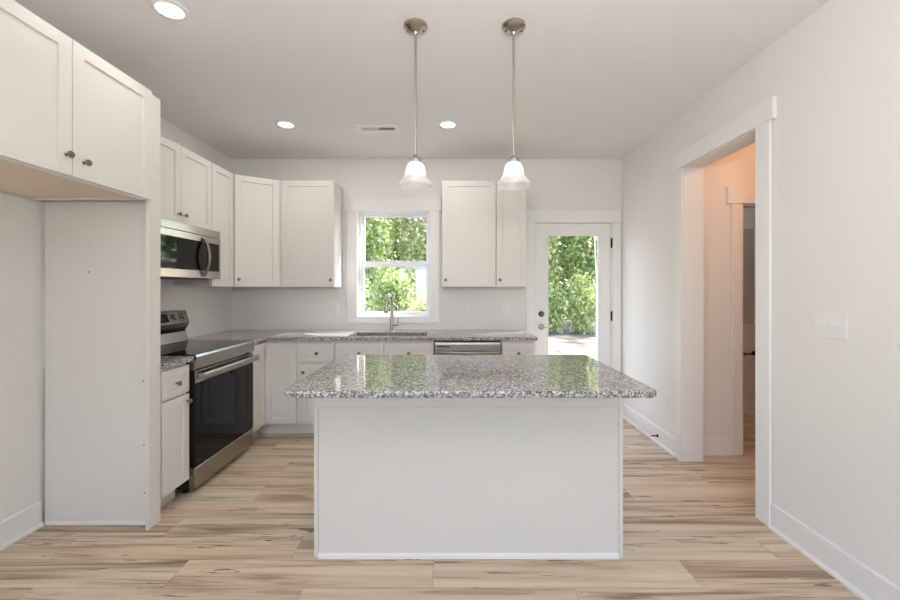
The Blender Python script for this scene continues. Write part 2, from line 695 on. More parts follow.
F_RIGHT = frame((XR, 0, 0), (0, 1, 0), (-1, 0, 0))
F_LEFTW = frame((XL, 0, 0), (0, 1, 0), (1, 0, 0))
F_BACKW = frame((0, YB, 0), (1, 0, 0), (0, -1, 0))
F_HALL = frame((0, 3.27, 0), (1, 0, 0), (0, -1, 0))
F_BATH = frame((0, 4.33, 0), (1, 0, 0), (0, -1, 0))
CW = 0.088
baseboard('baseboard_right', F_RIGHT, OY1 + CW, YB)
baseboard('baseboard_right_front', F_RIGHT, YR, OY0 - 0.108)
baseboard('baseboard_left', F_LEFTW, YR, 2.282)
baseboard('baseboard_hallway', F_HALL, XR + .152, 2.277)
baseboard('baseboard_bathroom', F_BATH, XR + .152, XH)

# hallway opening: jamb liner and casing
b = MB()
b.box(XR - .002, XR + .152, OY0 - J, OY0, 0, OZ1)
b.box(XR - .002, XR + .152, OY1, OY1 + J, 0, OZ1)
b.box(XR - .002, XR + .152, OY0 - J, OY1 + J, OZ1, OZ1 + J)
struct(b.build('trim_1', TRIM), 'white jamb boards lining the opening to the hallway')
b = MB(F_RIGHT)
b.box(OY0 - 0.108, OY0 - .004, 0.002, .022, 0, OZ1 + .004, .002)
b.box(OY1 + .004, OY1 + CW, 0.002, .022, 0, OZ1 + .004, .002)
b.box(OY0 - 0.140, OY1 + CW + .022, 0.002, .027, OZ1 + .004, OZ1 + .128, .002)
struct(b.build('trim_2', TRIM), 'white casing and head board around the hallway opening')
# bathroom door casing in the hallway
b = MB(F_HALL)
b.box(2.277, HX0 - .004, 0.001, .02, 0, 2.045, .002)
b.box(HX1 + .004, HX1 + CW, 0.001, .02, 0, 2.045, .002)
b.box(2.240, HX1 + CW + .03, 0.001, .026, 2.045, 2.185, .002)
struct(b.build('trim_3', TRIM), 'white casing of the inner doorway seen through the hallway')
b = MB()
b.box(HX0, HX0 + .016, 3.268, 3.395, 0, 2.034)
b.box(HX1 - .016, HX1, 3.268, 3.395, 0, 2.034)
b.box(HX0, HX1, 3.268, 3.395, 2.034, 2.05)
struct(b.build('trim_4', TRIM))
# back door casing
b = MB(F_BACKW)
b.box(0.790, DX0 - .002, 0.001, .020, 0, 2.062, .002)
b.box(DX1 + .002, 1.802, 0.001, .020, 0, 2.062, .002)
b.box(0.786, 1.808, 0.001, .024, 2.062, 2.196, .002)
struct(b.build('trim_5', TRIM), 'white casing around the glazed back door')
b = MB()
b.box(DX0, DX0 + .012, YB, YB + .15, 0, DZ1)
b.box(DX1 - .012, DX1, YB, YB + .15, 0, DZ1)
b.box(DX0 + .012, DX1 - .012, YB, YB + .15, DZ1 - .011, DZ1)
struct(b.build('trim_6', TRIM))
# kitchen window casing
b = MB(F_BACKW)
b.box(-1.124, WX0 + .002, 0.001, .020, WZ0 - .072, WZ1 + .004, .002)
b.box(WX1 - .002, -0.139, 0.001, .020, WZ0 - .072, WZ1 + .004, .002)
b.box(WX0 + .002, WX1 - .002, 0.001, .020, WZ0 - .072, WZ0 - .001, .002)
b.box(-1.145, -0.115, 0.001, .025, WZ1 + .004, 2.312, .002)
struct(b.build('trim_7', TRIM), 'white casing around the kitchen window')

# kitchen window: frame, two sashes, panes
win = struct(MB().cells([0, 1], [0, 1], lambda a, c: False, 0, 1).build('window_1', TAPH), 'white double-hung window over the sink')
fr = MB(MXZ)
fr.cells([WX0, WX0 + .030, WX1 - .016, WX1], [WZ0, WZ0 + .016, WZ1 - .016, WZ1],
         lambda a, c: not (WX0 + .03 < a < WX1 - .016 and WZ0 + .016 < c < WZ1 - .016), YB + .06, YB + .145)
fr.build('window_frame', TAPH, win, bevel=.002)
GX0, GX1 = -0.957, -0.280
s = MB(MXZ)
s.cells([WX0 + .03, GX0, GX1, WX1 - .016], [1.60, 1.650, 2.138, WZ1 - .016], lambda a, c: not (GX0 < a < GX1 and 1.65 < c < 2.138), YB + .105, YB + .135)
us = s.build('upper_sash', TAPH, win, bevel=.002)
MB().box(GX0, GX1, YB + .118, YB + .122, 1.65, 2.138).build('pane', GLASS, us)
s = MB(MXZ)
s.cells([WX0 + .03, GX0 + .002, GX1 - .002, WX1 - .016], [WZ0 + .016, 1.105, 1.588, 1.648], lambda a, c: not (GX0 < a < GX1 and 1.105 < c < 1.588), YB + .07, YB + .10)
ls = s.build('lower_sash', TAPH, win, bevel=.002)
MB().box(GX0, GX1, YB + .083, YB + .087, 1.105, 1.588).build('pane', GLASS, ls)
MB().box(-.65, -.59, YB + .062, YB + .082, 1.649, 1.661, .002).build('sash_lock', TAPH, ls)

# back door
SX0, SX1 = 0.900, 1.701
LX0, LX1, LZ0, LZ1 = 1.022, 1.576, 0.30, 1.930
door = struct(MB(MXZ).cells([SX0, LX0, LX1, SX1], [0.012, LZ0, LZ1, 2.054], no_hole([(LX0, LX1, LZ0, LZ1)]), YB + .012, YB + .056).build('door_1', TRIM, bevel=.002), 'white full-glass back door')
MB(MXZ).cells([LX0 - .012, LX0 + .012, LX1 - .012, LX1 + .012], [LZ0 - .012, LZ0 + .012, LZ1 - .012, LZ1 + .012],
              no_hole([(LX0 + .012, LX1 - .012, LZ0 + .012, LZ1 - .012)]), YB + .004, YB + .0118).build('glass_frame', TRIM, door, bevel=.002)
MB().box(LX0 + .0, LX1 - .0, YB + .032, YB + .037, LZ0, LZ1).build('pane', GLASS, door)
MB().lathe([(0, 0.022), (.014, .022), (.016, .018), (.028, .012), (.032, .004), (.032, 0), (0, 0)], (0.958, YB + .0118, 1.082), (0, -1, 0)).build('deadbolt', DNICK, door, smooth=True)
h = MB().lathe([(0, 0.012), (.026, .012), (.032, .006), (.032, 0), (0, 0)], (0.958, YB + .0118, 0.944), (0, -1, 0))
h.cyl((0.958, YB + .004, 0.944), .010, .05, (0, -1, 0))
h.tube([(0.954, YB - .045, .944), (0.985, YB - .047, .945), (1.015, YB - .045, .945), (1.040, YB - .041, .943)], [.008, .0065, .006, .005])
h.build('door_lever', NICKEL, door, smooth=True)
for z in (1.842, 1.06, 0.25):
    g = MB().box(SX1 + .0005, SX1 + .018, YB - .004, YB + .010, z - .05, z + .05, .001)
    g.cyl((SX1 + .008, YB - .005, z - .052), .0065, .104)
    g.build('hinge', BRONZE, door, smooth=True)


# ------------------------------------------------------------------ cabinets
XF = -1.72      # face plane of the left base run (doors stand 20 mm proud)
YF = 3.663      # face plane of the back base run
F_LB = frame((XF, 0, 0), (0, 1, 0), (1, 0, 0))
F_BB = frame((0, YF, 0), (1, 0, 0), (0, -1, 0))
F_LU = frame((-2.05, 0, 0), (0, 1, 0), (1, 0, 0))
F_BU = frame((0, 3.975, 0), (1, 0, 0), (0, -1, 0))
F_FR = frame((-1.697, 0, 0), (0, 1, 0), (1, 0, 0))


def shaker(M, u0, u1, z0, z1, parent, name='door', rail=0.058, w0=0.0015, knob=None):
    b = MB(M)
    t = w0 + 0.019
    tp = w0 + 0.010
    b.box(u0 + rail - .004, u1 - rail + .004, w0, tp, z0 + rail - .004, z1 - rail + .004)
    b.box(u0, u0 + rail, w0, t, z0, z1, .0012)
    b.box(u1 - rail, u1, w0, t, z0, z1, .0012)
    b.box(u0 + rail - .0012, u1 - rail + .0012, w0, t - .0001, z0, z0 + rail, .0012)
    b.box(u0 + rail - .0012, u1 - rail + .0012, w0, t - .0001, z1 - rail, z1, .0012)
    o = b.build(name, CAB, parent)
    if knob:
        k = MB(M)
        k.lathe([(0, 0), (.008, 0), (.006, .004), (.0055, .012), (.008, .015), (.0145, .019), (.0155, .023), (.013, .027), (.006, .029), (0, .0292)], (knob[0], t, knob[1]), (0, 1, 0), 20)
        k.build('knob', DNICK, o, smooth=True)
    return o


def drawer_front(M, u0, u1, z0, z1, parent, knob=True):
    return shaker(M, u0, u1, z0, z1, parent, 'drawer', rail=0.045, knob=((u0 + u1) / 2, (z0 + z1) / 2 - .008) if knob else None)


def body(M, u0, u1, depth, z0, z1, parent, mat=None):
    return MB(M).box(u0 + .0006, u1 - .0006, -depth, 0, z0, z1, .001).build('body', mat or CAB, parent)


def toe(M, u0, u1, parent):
    b = MB(M).box(u0 + .001, u1 - .001, -.50, -.075, 0, .1095)
    return b.build('toe_kick', CAB, parent)


def wpt(M, u, w, z):
    return M @ Vector((u, w, z))


# over the fridge alcove
t = thing('upper_cabinet', 'deep white two-door cabinet high over the empty fridge alcove', 'cabinet', (-2.03, 1.77, 1.845))
b = MB(F_FR).cells([1.305, 2.232], [-0.655, 0.0], lambda a, c: True, 1.862, 2.452)
b.build('body', CAB, t)
b = MB(F_FR)
b.box(1.323, 2.214, -.635, -.018, 1.853, 1.8615)
b.box(1.3055, 1.323, -.654, -.018, 1.845, 1.8615)
b.box(2.214, 2.2315, -.654, -.018, 1.845, 1.8615)
b.build('bottom_panel', WOODU, t)['label'] = 'bare tan underside of the cabinet'
b = MB(F_FR)
b.box(1.3055, 2.2315, -.018, -.0002, 1.842, 1.8615)
b.build('bottom_rail', CAB, t)
shaker(F_FR, 1.308, 1.766, 1.848, 2.455, t, knob=(1.738, 1.935))
shaker(F_FR, 1.770, 2.236, 1.848, 2.455, t, knob=(1.822, 1.925))

# tall side panel with its filler strip
t = thing('fridge_side_panel', 'tall white side panel closing the fridge alcove, next to the stove run', 'panel', (-2.03, 2.285, 0))
MB().box(XL + .018, -1.716, 2.295, 2.315, 0.0, 2.452, .001).build('panel', CAB, t)
MB().box(-1.716, -1.697, 2.2375, 2.330, 0.0, 2.452, .0015).build('filler_strip', CAB, t)
MB().box(XL + .03, -1.717, 2.283, 2.2945, 0.0, .022, .003).build('shoe_molding', TRIM, t)
for (px, py) in ((89, 272), (143.5, 381), (144, 445), (144.5, 493)):
    X, Z = (px - 452) * 2.295 / 400, 1.35 - (py - 289) * 2.295 / 400
    MB().cyl((X, 2.2952, Z), .0045, .0012, (0, -1, 0), 12).build('screw', DNICK, t)

# base cabinet between panel and stove
t = thing('base_cabinet', 'narrow white base cabinet between the tall panel and the stove', 'cabinet', (-2.03, 2.465, 0))
body(F_LB, 2.335, 2.592, .632, .11, .883, t)
toe(F_LB, 2.335, 2.592, t)
drawer_front(F_LB, 2.345, 2.588, .69, .862, t)
shaker(F_LB, 2.345, 2.588, .122, .676, t, knob=(2.565, .632))

# ---- stove
SY0, SY1 = 2.610, 3.371
t = thing('stove', 'freestanding electric stove with stainless trim and black glass oven door', 'stove', (-2.03, 2.983, 0))
MB(F_LB).box(SY0, SY1, -.618, -.001, .04, .905, .002).build('body', BLACK, t)
for u in (SY0 + .05, SY1 - .05):
    for w in (-.05, -.55):
        MB(F_LB).lathe([(0, 0), (.02, 0), (.02, .012), (.012, .016), (.012, .0399), (0, .0399)], (u, w, 0), n=16).build('foot', BLACK, t)
MB(F_LB).box(SY0 + .004, SY1 - .004, -.50, .040, .906, .920, .003).build('cooktop', BGLASS, t)
b = MB(F_LB)
b.profile_u([(.0, .822), (.046, .822), (.055, .834), (.055, .905), (.048, .918), (.041, .9195), (.041, .9055), (0, .9055)], SY0, SY1)
b.build('front_trim', STEEL, t)
od = MB(F_LB).box(SY0 + .002, SY1 - .002, 0.0, .040, .186, .812, .002).build('oven_door', BLACK, t)
MB(F_LB).box(SY0 + .002, SY1 - .002, .0402, .046, .186, .730, .002).build('oven_glass', BGLASS, od)
MB(F_LB).box(SY0 + .002, SY1 - .002, .0402, .048, .732, .812, .003).build('top_band', STEEL, od)
hb = MB(F_LB)
hb.profile_u([(.086, .752), (.094, .756), (.100, .768), (.100, .786), (.094, .797), (.086, .799), (.080, .788), (.080, .763)], SY0 + .012, SY1 - .012)
for u in (SY0 + .012, SY1 - .042):
    hb.box(u, u + .03, .0482, .082, .760, .791, .003)
hb.build('handle', STEEL, od, smooth=True)
MB(F_LB).box(SY0 + .002, SY1 - .002, 0.0, .046, .046, .180, .004).build('storage_drawer', STEEL, t)
bg_ = MB(F_LB)
bg_.profile_u([(-.618, 1.035), (-.505, 1.035), (-.491, 1.075), (-.520, 1.166), (-.530, 1.172), (-.618, 1.172)], SY0, SY1)
bk = bg_.build('control_panel', plain('dark_steel', (150, 142, 136), .3, 1.0), t, bevel=.003)
MB(F_LB).profile_u([(-.618, 1.000), (-.528, 1.000), (-.512, 1.0345), (-.618, 1.0345)], SY0 + .004, SY1 - .004).build('vent_band', BLACK, t)
MB(F_LB).profile_u([(-.618, .9055), (-.502, .9055), (-.502, .922), (-.520, .9995), (-.618, .9995)], SY0, SY1).build('riser', STEEL, t)
sl = Vector((0, .0953, .0304)).normalized()      # outward normal of the slanted control face (local u, w, z)


def on_slant(u, z, lift=0.0):
    f = (z - 1.075) / (1.166 - 1.075)
    return Vector((u, -.491 - .029 * f, z)) + sl * lift


d = MB(F_LB)
tt = bmesh.new()
quad = [on_slant(2.83, 1.088, .0005), on_slant(3.135, 1.088, .0005), on_slant(3.135, 1.156, .0005), on_slant(2.83, 1.156, .0005)]
top = [q + sl * .002 for q in quad]
vs_ = [tt.verts.new(q) for q in quad + top]
for f in ((0, 1, 2, 3), (7, 6, 5, 4), (0, 4, 5, 1), (1, 5, 6, 2), (2, 6, 7, 3), (3, 7, 4, 0)):
    tt.faces.new([vs_[i] for i in f])
bmesh.ops.recalc_face_normals(tt, faces=tt.faces[:])
d._merge(tt)
d.build('display', BGLASS, bk)
for u in (2.665, 2.765, 3.195, 3.295):
    k = MB(F_LB).lathe([(0, 0), (.027, 0), (.027, .003), (.021, .005), (.020, .020), (.018, .023), (0, .023)], on_slant(u, 1.120, .0005), sl, 24)
    ko = k.build('knob', STEEL, bk, smooth=True)
    MB(F_LB).lathe([(.0275, -.0004), (.0315, -.0004), (.0315, .0016), (.0275, .0016)], on_slant(u, 1.120, .0005), sl, 24, closed=True).build('knob_ring', BLACK, ko)

# ---- left worktop piece and the long L-shaped worktop
b = MB().box(XL + .001, -1.678, 2.334, 2.604, .884, .914)
tag(b.build('countertop', GRAN, origin='base', bevel=.003), 'small granite worktop piece between tall panel and stove', 'countertop')
SKX0, SKX1, SKY0, SKY1 = -0.955, -0.240, 3.735, 4.035
b = MB()
b.cells([XL + .001, -1.678, SKX0, SKX1, .774], [3.3765, 3.615, SKY0, SKY1, YB - .001],
        lambda a, c: not (SKX0 < a < SKX1 and SKY0 < c < SKY1) and not (a > -1.678 and c < 3.615), .884, .914)
tag(b.build('countertop', GRAN, origin='base', bevel=.003), 'long L-shaped speckled granite worktop around the sink', 'countertop')

# ---- corner base cabinet
t = thing('corner_base_cabinet', 'white corner base cabinet right of the stove with two hinged leaves', 'cabinet', (-2.0, 3.9, 0))
b = MB()
b.cells([XL + .001, XF, -1.414], [3.377, YF, YB - .001], lambda a, c: not (a > XF and c < YF), .11, .883)
b.build('body', CAB, t)
b = MB()
b.box(XL + .3, XF - .075, 3.377, YF + .075, 0, .1095)
b.box(XL + .3, -1.415, YF + .075, YB - .2, 0, .1095)
b.build('toe_kick', CAB, t)
shaker(F_LB, 3.381, YF - .021, .122, .862, t, rail=.05)
shaker(F_BB, XF + .021, -1.420, .122, .862, t, rail=.052)

# ---- back base run
t = thing('base_cabinet', 'white base cabinet with one drawer, left of the sink cabinet', 'cabinet', (-1.24, 3.97, 0))
body(F_BB, -1.413, -1.070, .618, .11, .883, t)
toe(F_BB, -1.413, -1.070, t)
drawer_front(F_BB, -1.378, -1.078, .69, .858, t)
shaker(F_BB, -1.378, -1.078, .122, .673, t, knob=(-1.350, .592))

t = thing('sink_cabinet', 'wide white sink base cabinet with two drawer fronts under the window', 'cabinet', (-.617, 3.97, 0))
b = MB(F_BB)
b.box(-1.069, -.166, -.618, -.35, .11, .60)
b.box(-1.069, -.166, -.35, 0, .11, .66)
b.box(-1.069, -.166, -.012, 0, .66, .883)
b.box(-1.069, -1.05, -.618, -.012, .66, .883)
b.box(-.185, -.166, -.618, -.012, .66, .883)
b.build('body', CAB, t)
toe(F_BB, -1.069, -.166, t)
drawer_front(F_BB, -1.064, -.621, .69, .858, t)
drawer_front(F_BB, -.616, -.171, .69, .858, t)
shaker(F_BB, -1.064, -.621, .122, .673, t, knob=(-.65, .63))
shaker(F_BB, -.616, -.171, .122, .673, t, knob=(-.587, .63))

t = thing('base_cabinet', 'narrow white base cabinet at the worktop end beside the back door', 'cabinet', (.6, 3.97, 0))
body(F_BB, .452, .755, .618, .11, .883, t)
toe(F_BB, .452, .755, t)
drawer_front(F_BB, .458, .750, .69, .858, t)
shaker(F_BB, .458, .750, .122, .673, t, knob=(.487, .63))

# ---- dishwasher
t = thing('dishwasher', 'stainless dishwasher under the granite worktop right of the sink', 'dishwasher', (.142, 3.97, 0))
MB(F_BB).box(-.158, .444, -.60, -.002, .10, .876, .002).build('body', BLACK, t)
MB(F_BB).box(-.150, .436, -.50, -.07, 0, .099).build('toe_kick', BLACK, t)
dd = MB(F_BB)
dd.profile_u([(0, .115), (.024, .115), (.026, .13), (.026, .845), (.020, .862), (0, .862)], -.156, .442)
dw = dd.build('door', STEEL, t)
MB(F_BB).box(-.138, -.020, .0262, .0275, .822, .832).build('vent_slot', BLACK, dw)
hb = MB(F_BB)
npt = 14
hb.tube([(-.135 + .555 * i / npt, .030 + .040 * math.sin(PI * i / npt) ** .6, .775) for i in range(npt + 1)], .012, 10)
hb.build('handle', STEEL, dw, smooth=True)

# flat white four-sided patch on the worktop beside the sink
b = MB().prism([(-1.440, 3.884), (-1.270, 3.705), (-.962, 3.664), (-.985, 3.990)], .9146, .9160)
tag(b.build('white_patch', PLAST, origin='base'), 'flat white patch on the granite worktop just left of the sink', 'paper')

# ---- sink
t = thing('sink', 'undermount stainless sink basin set in the worktop below the window', 'sink', (-.6, 3.88, .66))
b = MB()
b.cells([SKX0 + .0, SKX0 + .004, SKX1 - .004, SKX1], [SKY0 - .0, SKY0 + .004, SKY1 - .004, SKY1], lambda a, c: not (SKX0 + .004 < a < SKX1 - .004 and SKY0 + .004 < c < SKY1 - .004), .69, .8835)
b.box(SKX0, SKX1, SKY0, SKY1, .686, .690)
b.build('basin', SINK, t)
MB().lathe([(0, 0), (.02, .001), (.04, .003), (.045, .0), (0, -.0)], (-.6, 3.90, .6905)).build('drain', DNICK, t, smooth=True)

# ---- faucet
FX, FY = -.618, 4.115
t = thing('faucet', 'tall gooseneck pull-down faucet in satin nickel behind the sink', 'faucet', (FX, FY, .914))
MB().lathe([(0, 0), (.027, 0), (.027, .006), (.021, .012), (.019, .10), (.017, .17), (.0, .17)], (FX, FY, .9145), n=24).build('body', NICKEL, t, smooth=True)
path = [(FX, FY, 1.08), (FX, FY, 1.17), (FX, FY, 1.215)]
for i in range(1, 12):
    a = PI * i / 12
    path.append((FX - .016 + .016 * math.cos(a), FY - .075 + .075 * math.cos(a), 1.215 + .075 * math.sin(a)))
path.append((FX - .032, FY - .151, 1.205))
MB().tube(path, .0140, 14).build('spout', NICKEL, t, smooth=True)
sp = MB().tube([(FX - .032, FY - .151, 1.212), (FX - .033, FY - .154, 1.16), (FX - .034, FY - .156, 1.128)], [.0150, .018, .020], 16).build('spray_head', NICKEL, t, smooth=True)
MB().tube([(FX - .034, FY - .156, 1.1279), (FX - .034, FY - .157, 1.116)], [.0190, .017], 16).build('nozzle', RUBBER, sp, smooth=True)
hd = MB().cyl((FX + .015, FY, .985), .015, .05, (1, 0, 0), 18, .002)
hd.tube([(FX + .056, FY, .985), (FX + .060, FY, 1.02), (FX + .066, FY, 1.055)], [.008, .0065, .0055], 10)
hd.build('handle', NICKEL, t, smooth=True)

# ---- upper cabinets, left wall
t = thing('upper_cabinet', 'short white two-door cabinet above the microwave', 'cabinet', (-2.2, 2.99, 1.828))
body(F_LU, 2.612, 3.380, .302, 1.828, 2.425, t)
shaker(F_LU, 2.615, 2.993, 1.831, 2.422, t, knob=(2.962, 1.905))
shaker(F_LU, 2.997, 3.377, 1.831, 2.422, t, knob=(3.030, 1.905))

t = thing('upper_cabinet', 'slim white wall cabinet between the microwave and the angled corner cabinet', 'cabinet', (-2.2, 3.55, 1.37))
body(F_LU, 3.3815, 3.712, .302, 1.37, 2.425, t)
shaker(F_LU, 3.386, 3.709, 1.372, 2.422, t, knob=(3.415, 1.478))

A, B = Vector((-2.030, 3.722)), Vector((-1.695, 3.955))
du = (B - A).normalized()
dn = Vector((du.y, -du.x))
A2, B2 = A - dn * .0215, B - dn * .0215
t = thing('corner_upper_cabinet', 'white corner wall cabinet set at an angle with one door', 'cabinet', (-2.0, 4.0, 1.37))
MB().prism([(XL + .001, 3.714), (-2.045, 3.714), (A2.x, A2.y), (B2.x, B2.y), (-1.6925, 3.975), (-1.6925, YB - .001), (XL + .001, YB - .001)], 1.37, 2.425).build('body', CAB, t)
F_DG = frame((A2.x, A2.y, 0), (du.x, du.y, 0), (dn.x, dn.y, 0))
LD = (B - A).length
shaker(F_DG, .008, LD - .012, 1.372, 2.422, t, knob=(.040, 1.440))

t = thing('upper_cabinet', 'white single-door wall cabinet left of the window', 'cabinet', (-1.43, 4.13, 1.37))
body(F_BU, -1.6915, -1.165, .307, 1.37, 2.425, t)
shaker(F_BU, -1.686, -1.168, 1.372, 2.422, t, knob=(-1.196, 1.440))

t = thing('upper_cabinet', 'white single-door wall cabinet right of the window', 'cabinet', (.165, 4.13, 1.37))
body(F_BU, -.100, .436, .307, 1.37, 2.425, t)
shaker(F_BU, -.097, .432, 1.372, 2.422, t, knob=(-.062, 1.440))

t = thing('upper_cabinet', 'narrow white wall cabinet next to the back door', 'cabinet', (.585, 4.13, 1.37))
body(F_BU, .4365, .735, .307, 1.37, 2.425, t)
shaker(F_BU, .440, .732, 1.372, 2.422, t, knob=(.472, 1.440))

# ---- microwave
F_MW = frame((-1.985, 0, 0), (0, 1, 0), (1, 0, 0))
t = thing('microwave', 'over-range stainless microwave with black glass door and bowed handle', 'microwave', (-2.17, 2.99, 1.434))
MB(F_MW).box(2.612, 3.360, -.366, 0, 1.440, 1.8275, .002).build('body', BLACK, t)
v = MB(F_MW).box(2.610, 3.362, .0005, .036, 1.770, 1.827, .002).build('vent_grille', STEEL, t)
md = MB(MYZ).cells([2.610, 2.652, 3.345, 3.362], [1.434, 1.493, 1.718, 1.767], no_hole([(2.652, 3.345, 1.493, 1.718)]), -1.9845, -1.945).build('door', STEEL, t, bevel=.002)
MB(F_MW).box(2.652, 3.170, .012, .038, 1.493, 1.718, .001).build('door_glass', BGLASS, md)
MB(F_MW).box(3.171, 3.345, .012, .037, 1.493, 1.718, .001).build('keypad', BGLASS, t)
hp = [(3.128, .040 + .048 * math.sin(PI * i / 16) ** .7, 1.452 + .296 * i / 16) for i in range(17)]
MB(F_MW).tube(hp, [.013] * 17, 12).build('handle', DNICK, md, smooth=True)
MB(F_MW).box(2.66, 3.31, -.34, -.03, 1.428, 1.4395, .002).build('underside_filter', BLACK, t)

# ------------------------------------------------------------------ island
IX0, IX1, IY0, IY1 = -.692, .858, 2.007, 2.615
t = thing('kitchen_island', 'white kitchen island base with a plain back panel, centre of the room', 'island', (.083, 2.31, 0))
MB().box(IX0 + .008, IX1 - .008, IY0 + .010, IY1, 0.0, .8835, .002).build('body', CAB, t)
MB().box(IX0 + .0205, IX1 - .0205, IY0 + .004, IY0 + .0095, .012, .755).build('back_panel', CAB, t)
for x0, x1 in ((IX0, IX0 + .020), (IX1 - .020, IX1)):
    MB().box(x0, x1, IY0 - .002, IY0 + .0098, .004, .8835, .0015).build('corner_batten', CAB, t)
MB().box(IX0 + .0202, IX1 - .0202, IY0 + .000, IY0 + .0097, .757, .8835, .001).build('apron', CAB, t)
MB().profile_u([(IY0 + .0038, 0), (IY0 - .008, 0), (IY0 - .007, .014), (IY0 + .0038, .024)], IX0 + .021, IX1 - .021).build('shoe_molding', TRIM, t)

# island worktop: rounded corners, eased edges


def round_rect(x0, x1, y0, y1, r, n=8):
    pts = []
    for cx, cy, a0 in ((x1 - r, y1 - r, 0), (x0 + r, y1 - r, 90), (x0 + r, y0 + r, 180), (x1 - r, y0 + r, 270)):
        for i in range(n + 1):
            a = math.radians(a0 + 90 * i / n)
            pts.append((cx + r * math.cos(a), cy + r * math.sin(a)))
    return pts


b = MB().prism(round_rect(-.730, .888, 1.706, 2.652, .040), .884, .914, .004)
tag(b.build('island_countertop', GRAN, origin='base', smooth=True), 'polished grey speckled granite top with rounded corners on the island', 'countertop')

# ------------------------------------------------------------------ pendants


def pendant(label):
    t = thing('pendant_lamp', label, 'lamp', (0, 0, 1.893), 'pendant lamps over the island')
    z = lambda v: v
    c = MB().lathe([(0, 2.7395), (.062, 2.7395), (.063, 2.730), (.058, 2.724), (.052, 2.720), (.030, 2.706), (.014, 2.700), (.009, 2.690), (0, 2.690)], (0, 0, 0), n=36)
    co = c.build('canopy', NICKEL, t, smooth=True)
    for a in (0, PI):
        MB().lathe([(.0, -.002), (.006, -.002), (.006, -.006), (.003, -.009), (0, -.009)], (.042 * math.cos(a), .042 * math.sin(a), 2.715), n=12).build('screw', DNICK, co, smooth=True)
    MB().cyl((0, 0, 2.045), .0062, .65, n=14).build('rod', NICKEL, t, smooth=True)
    MB().lathe([(0, 2.052), (.012, 2.052), (.016, 2.046), (.026, 2.040), (.029, 2.034), (.029, 2.022), (.025, 2.018), (0, 2.018)], (0, 0, 0), n=28).build('socket_cap', NICKEL, t, smooth=True)
    out = [(.026, 2.017), (.036, 2.012), (.046, 1.998), (.051, 1.980), (.053, 1.962), (.058, 1.945), (.068, 1.930), (.080, 1.918), (.087, 1.908), (.089, 1.899), (.087, 1.894)]
    inn = [(r - .004, h) for r, h in reversed(out[:-1])]
    MB().lathe(out + inn, (0, 0, 0), n=40, closed=True).build('lamp_shade', SHADE, t, smooth=True)['label'] = 'bell-shaped white alabaster glass shade'
    MB().lathe([(0, 2.017), (.013, 2.017), (.014, 1.995), (.026, 1.975), (.031, 1.955), (.028, 1.935), (.016, 1.923), (0, 1.920)], (0, 0, 0), n=24).build('bulb', BULB, t, smooth=True)
    return t


PY = 2.11
proto = pendant('left nickel pendant lamp with white bell glass shade over the island')
proto.location = (-.192, PY, 1.893)


def dup(root, loc, label):
    r = root.copy()
    COL.objects.link(r)
    r.location = loc
    r['label'] = label
    for ch in list(root.children):
        c = ch.copy()
        COL.objects.link(c)
        c.parent = r
        for g in ch.children:
            k = g.copy()
            COL.objects.link(k)
            k.parent = c
    return r


# children built while the root stood at the origin keep their offsets
dup(proto, (.325, PY, 1.893), 'right nickel pendant lamp with white bell glass shade over the island')


# ------------------------------------------------------------------ ceiling: recessed lights and vent
def recessed(x, y, label, watt):
    t = thing('recessed_light', label, 'light', (x, y, ZC - .012), 'recessed ceiling lights')
    MB().lathe([(.0605, ZC - .0005), (.086, ZC - .0005), (.086, ZC - .004), (.074, ZC - .010), (.0605, ZC - .009)], (x, y, 0), n=40, closed=True).build('trim_ring', TRIM, t, smooth=True)
    MB().lathe([(0, ZC - .001), (.060, ZC - .001), (.060, ZC - .007), (0, ZC - .0075)], (x, y, 0), n=40).build('diffuser', LED, t)
    light('recessed_lamp', 'AREA', (x, y, ZC - .013), watt, (1.0, .93, .85), .13, direction=(0, 0, -1))


recessed(-1.40, 1.985, 'recessed ceiling light nearest the fridge alcove cabinet', 2.0)
recessed(-1.40, 3.37, 'recessed ceiling light in front of the angled corner cabinet', 4)
recessed(-.034, 3.37, 'recessed ceiling light between the two pendants', 4.5)

t = thing('air_vent', 'white ceiling air vent with two louvre banks', 'vent', (-.64, 3.46, ZC - .01))
MB().cells([-.83, -.785, -.645, -.635, -.495, -.45], [3.37, 3.425, 3.495, 3.56], lambda a, c: not (3.425 < c < 3.495 and (-.785 < a < -.645 or -.635 < a < -.495)), ZC - .008, ZC - .0005).build('frame', TRIM, t, bevel=.002)
MB().box(-.784, -.496, 3.426, 3.494, ZC - .0020, ZC - .0006).build('duct', DARK, t)
for x0, sgn in ((-.784, -1), (-.634, 1)):
    for k in range(8):
        cx = x0 + .0085 + k * .0172
        b = MB(Matrix.Translation((cx, 3.46, ZC - .0065)) @ Matrix.Rotation(sgn * math.radians(20 if sgn < 0 else 40), 4, 'Y'))
        hw = .0054 if sgn < 0 else .0040
        b.box(-hw, hw, -.034, .034, -.0008, .0008)
        b.build('slat', TRIM, t)


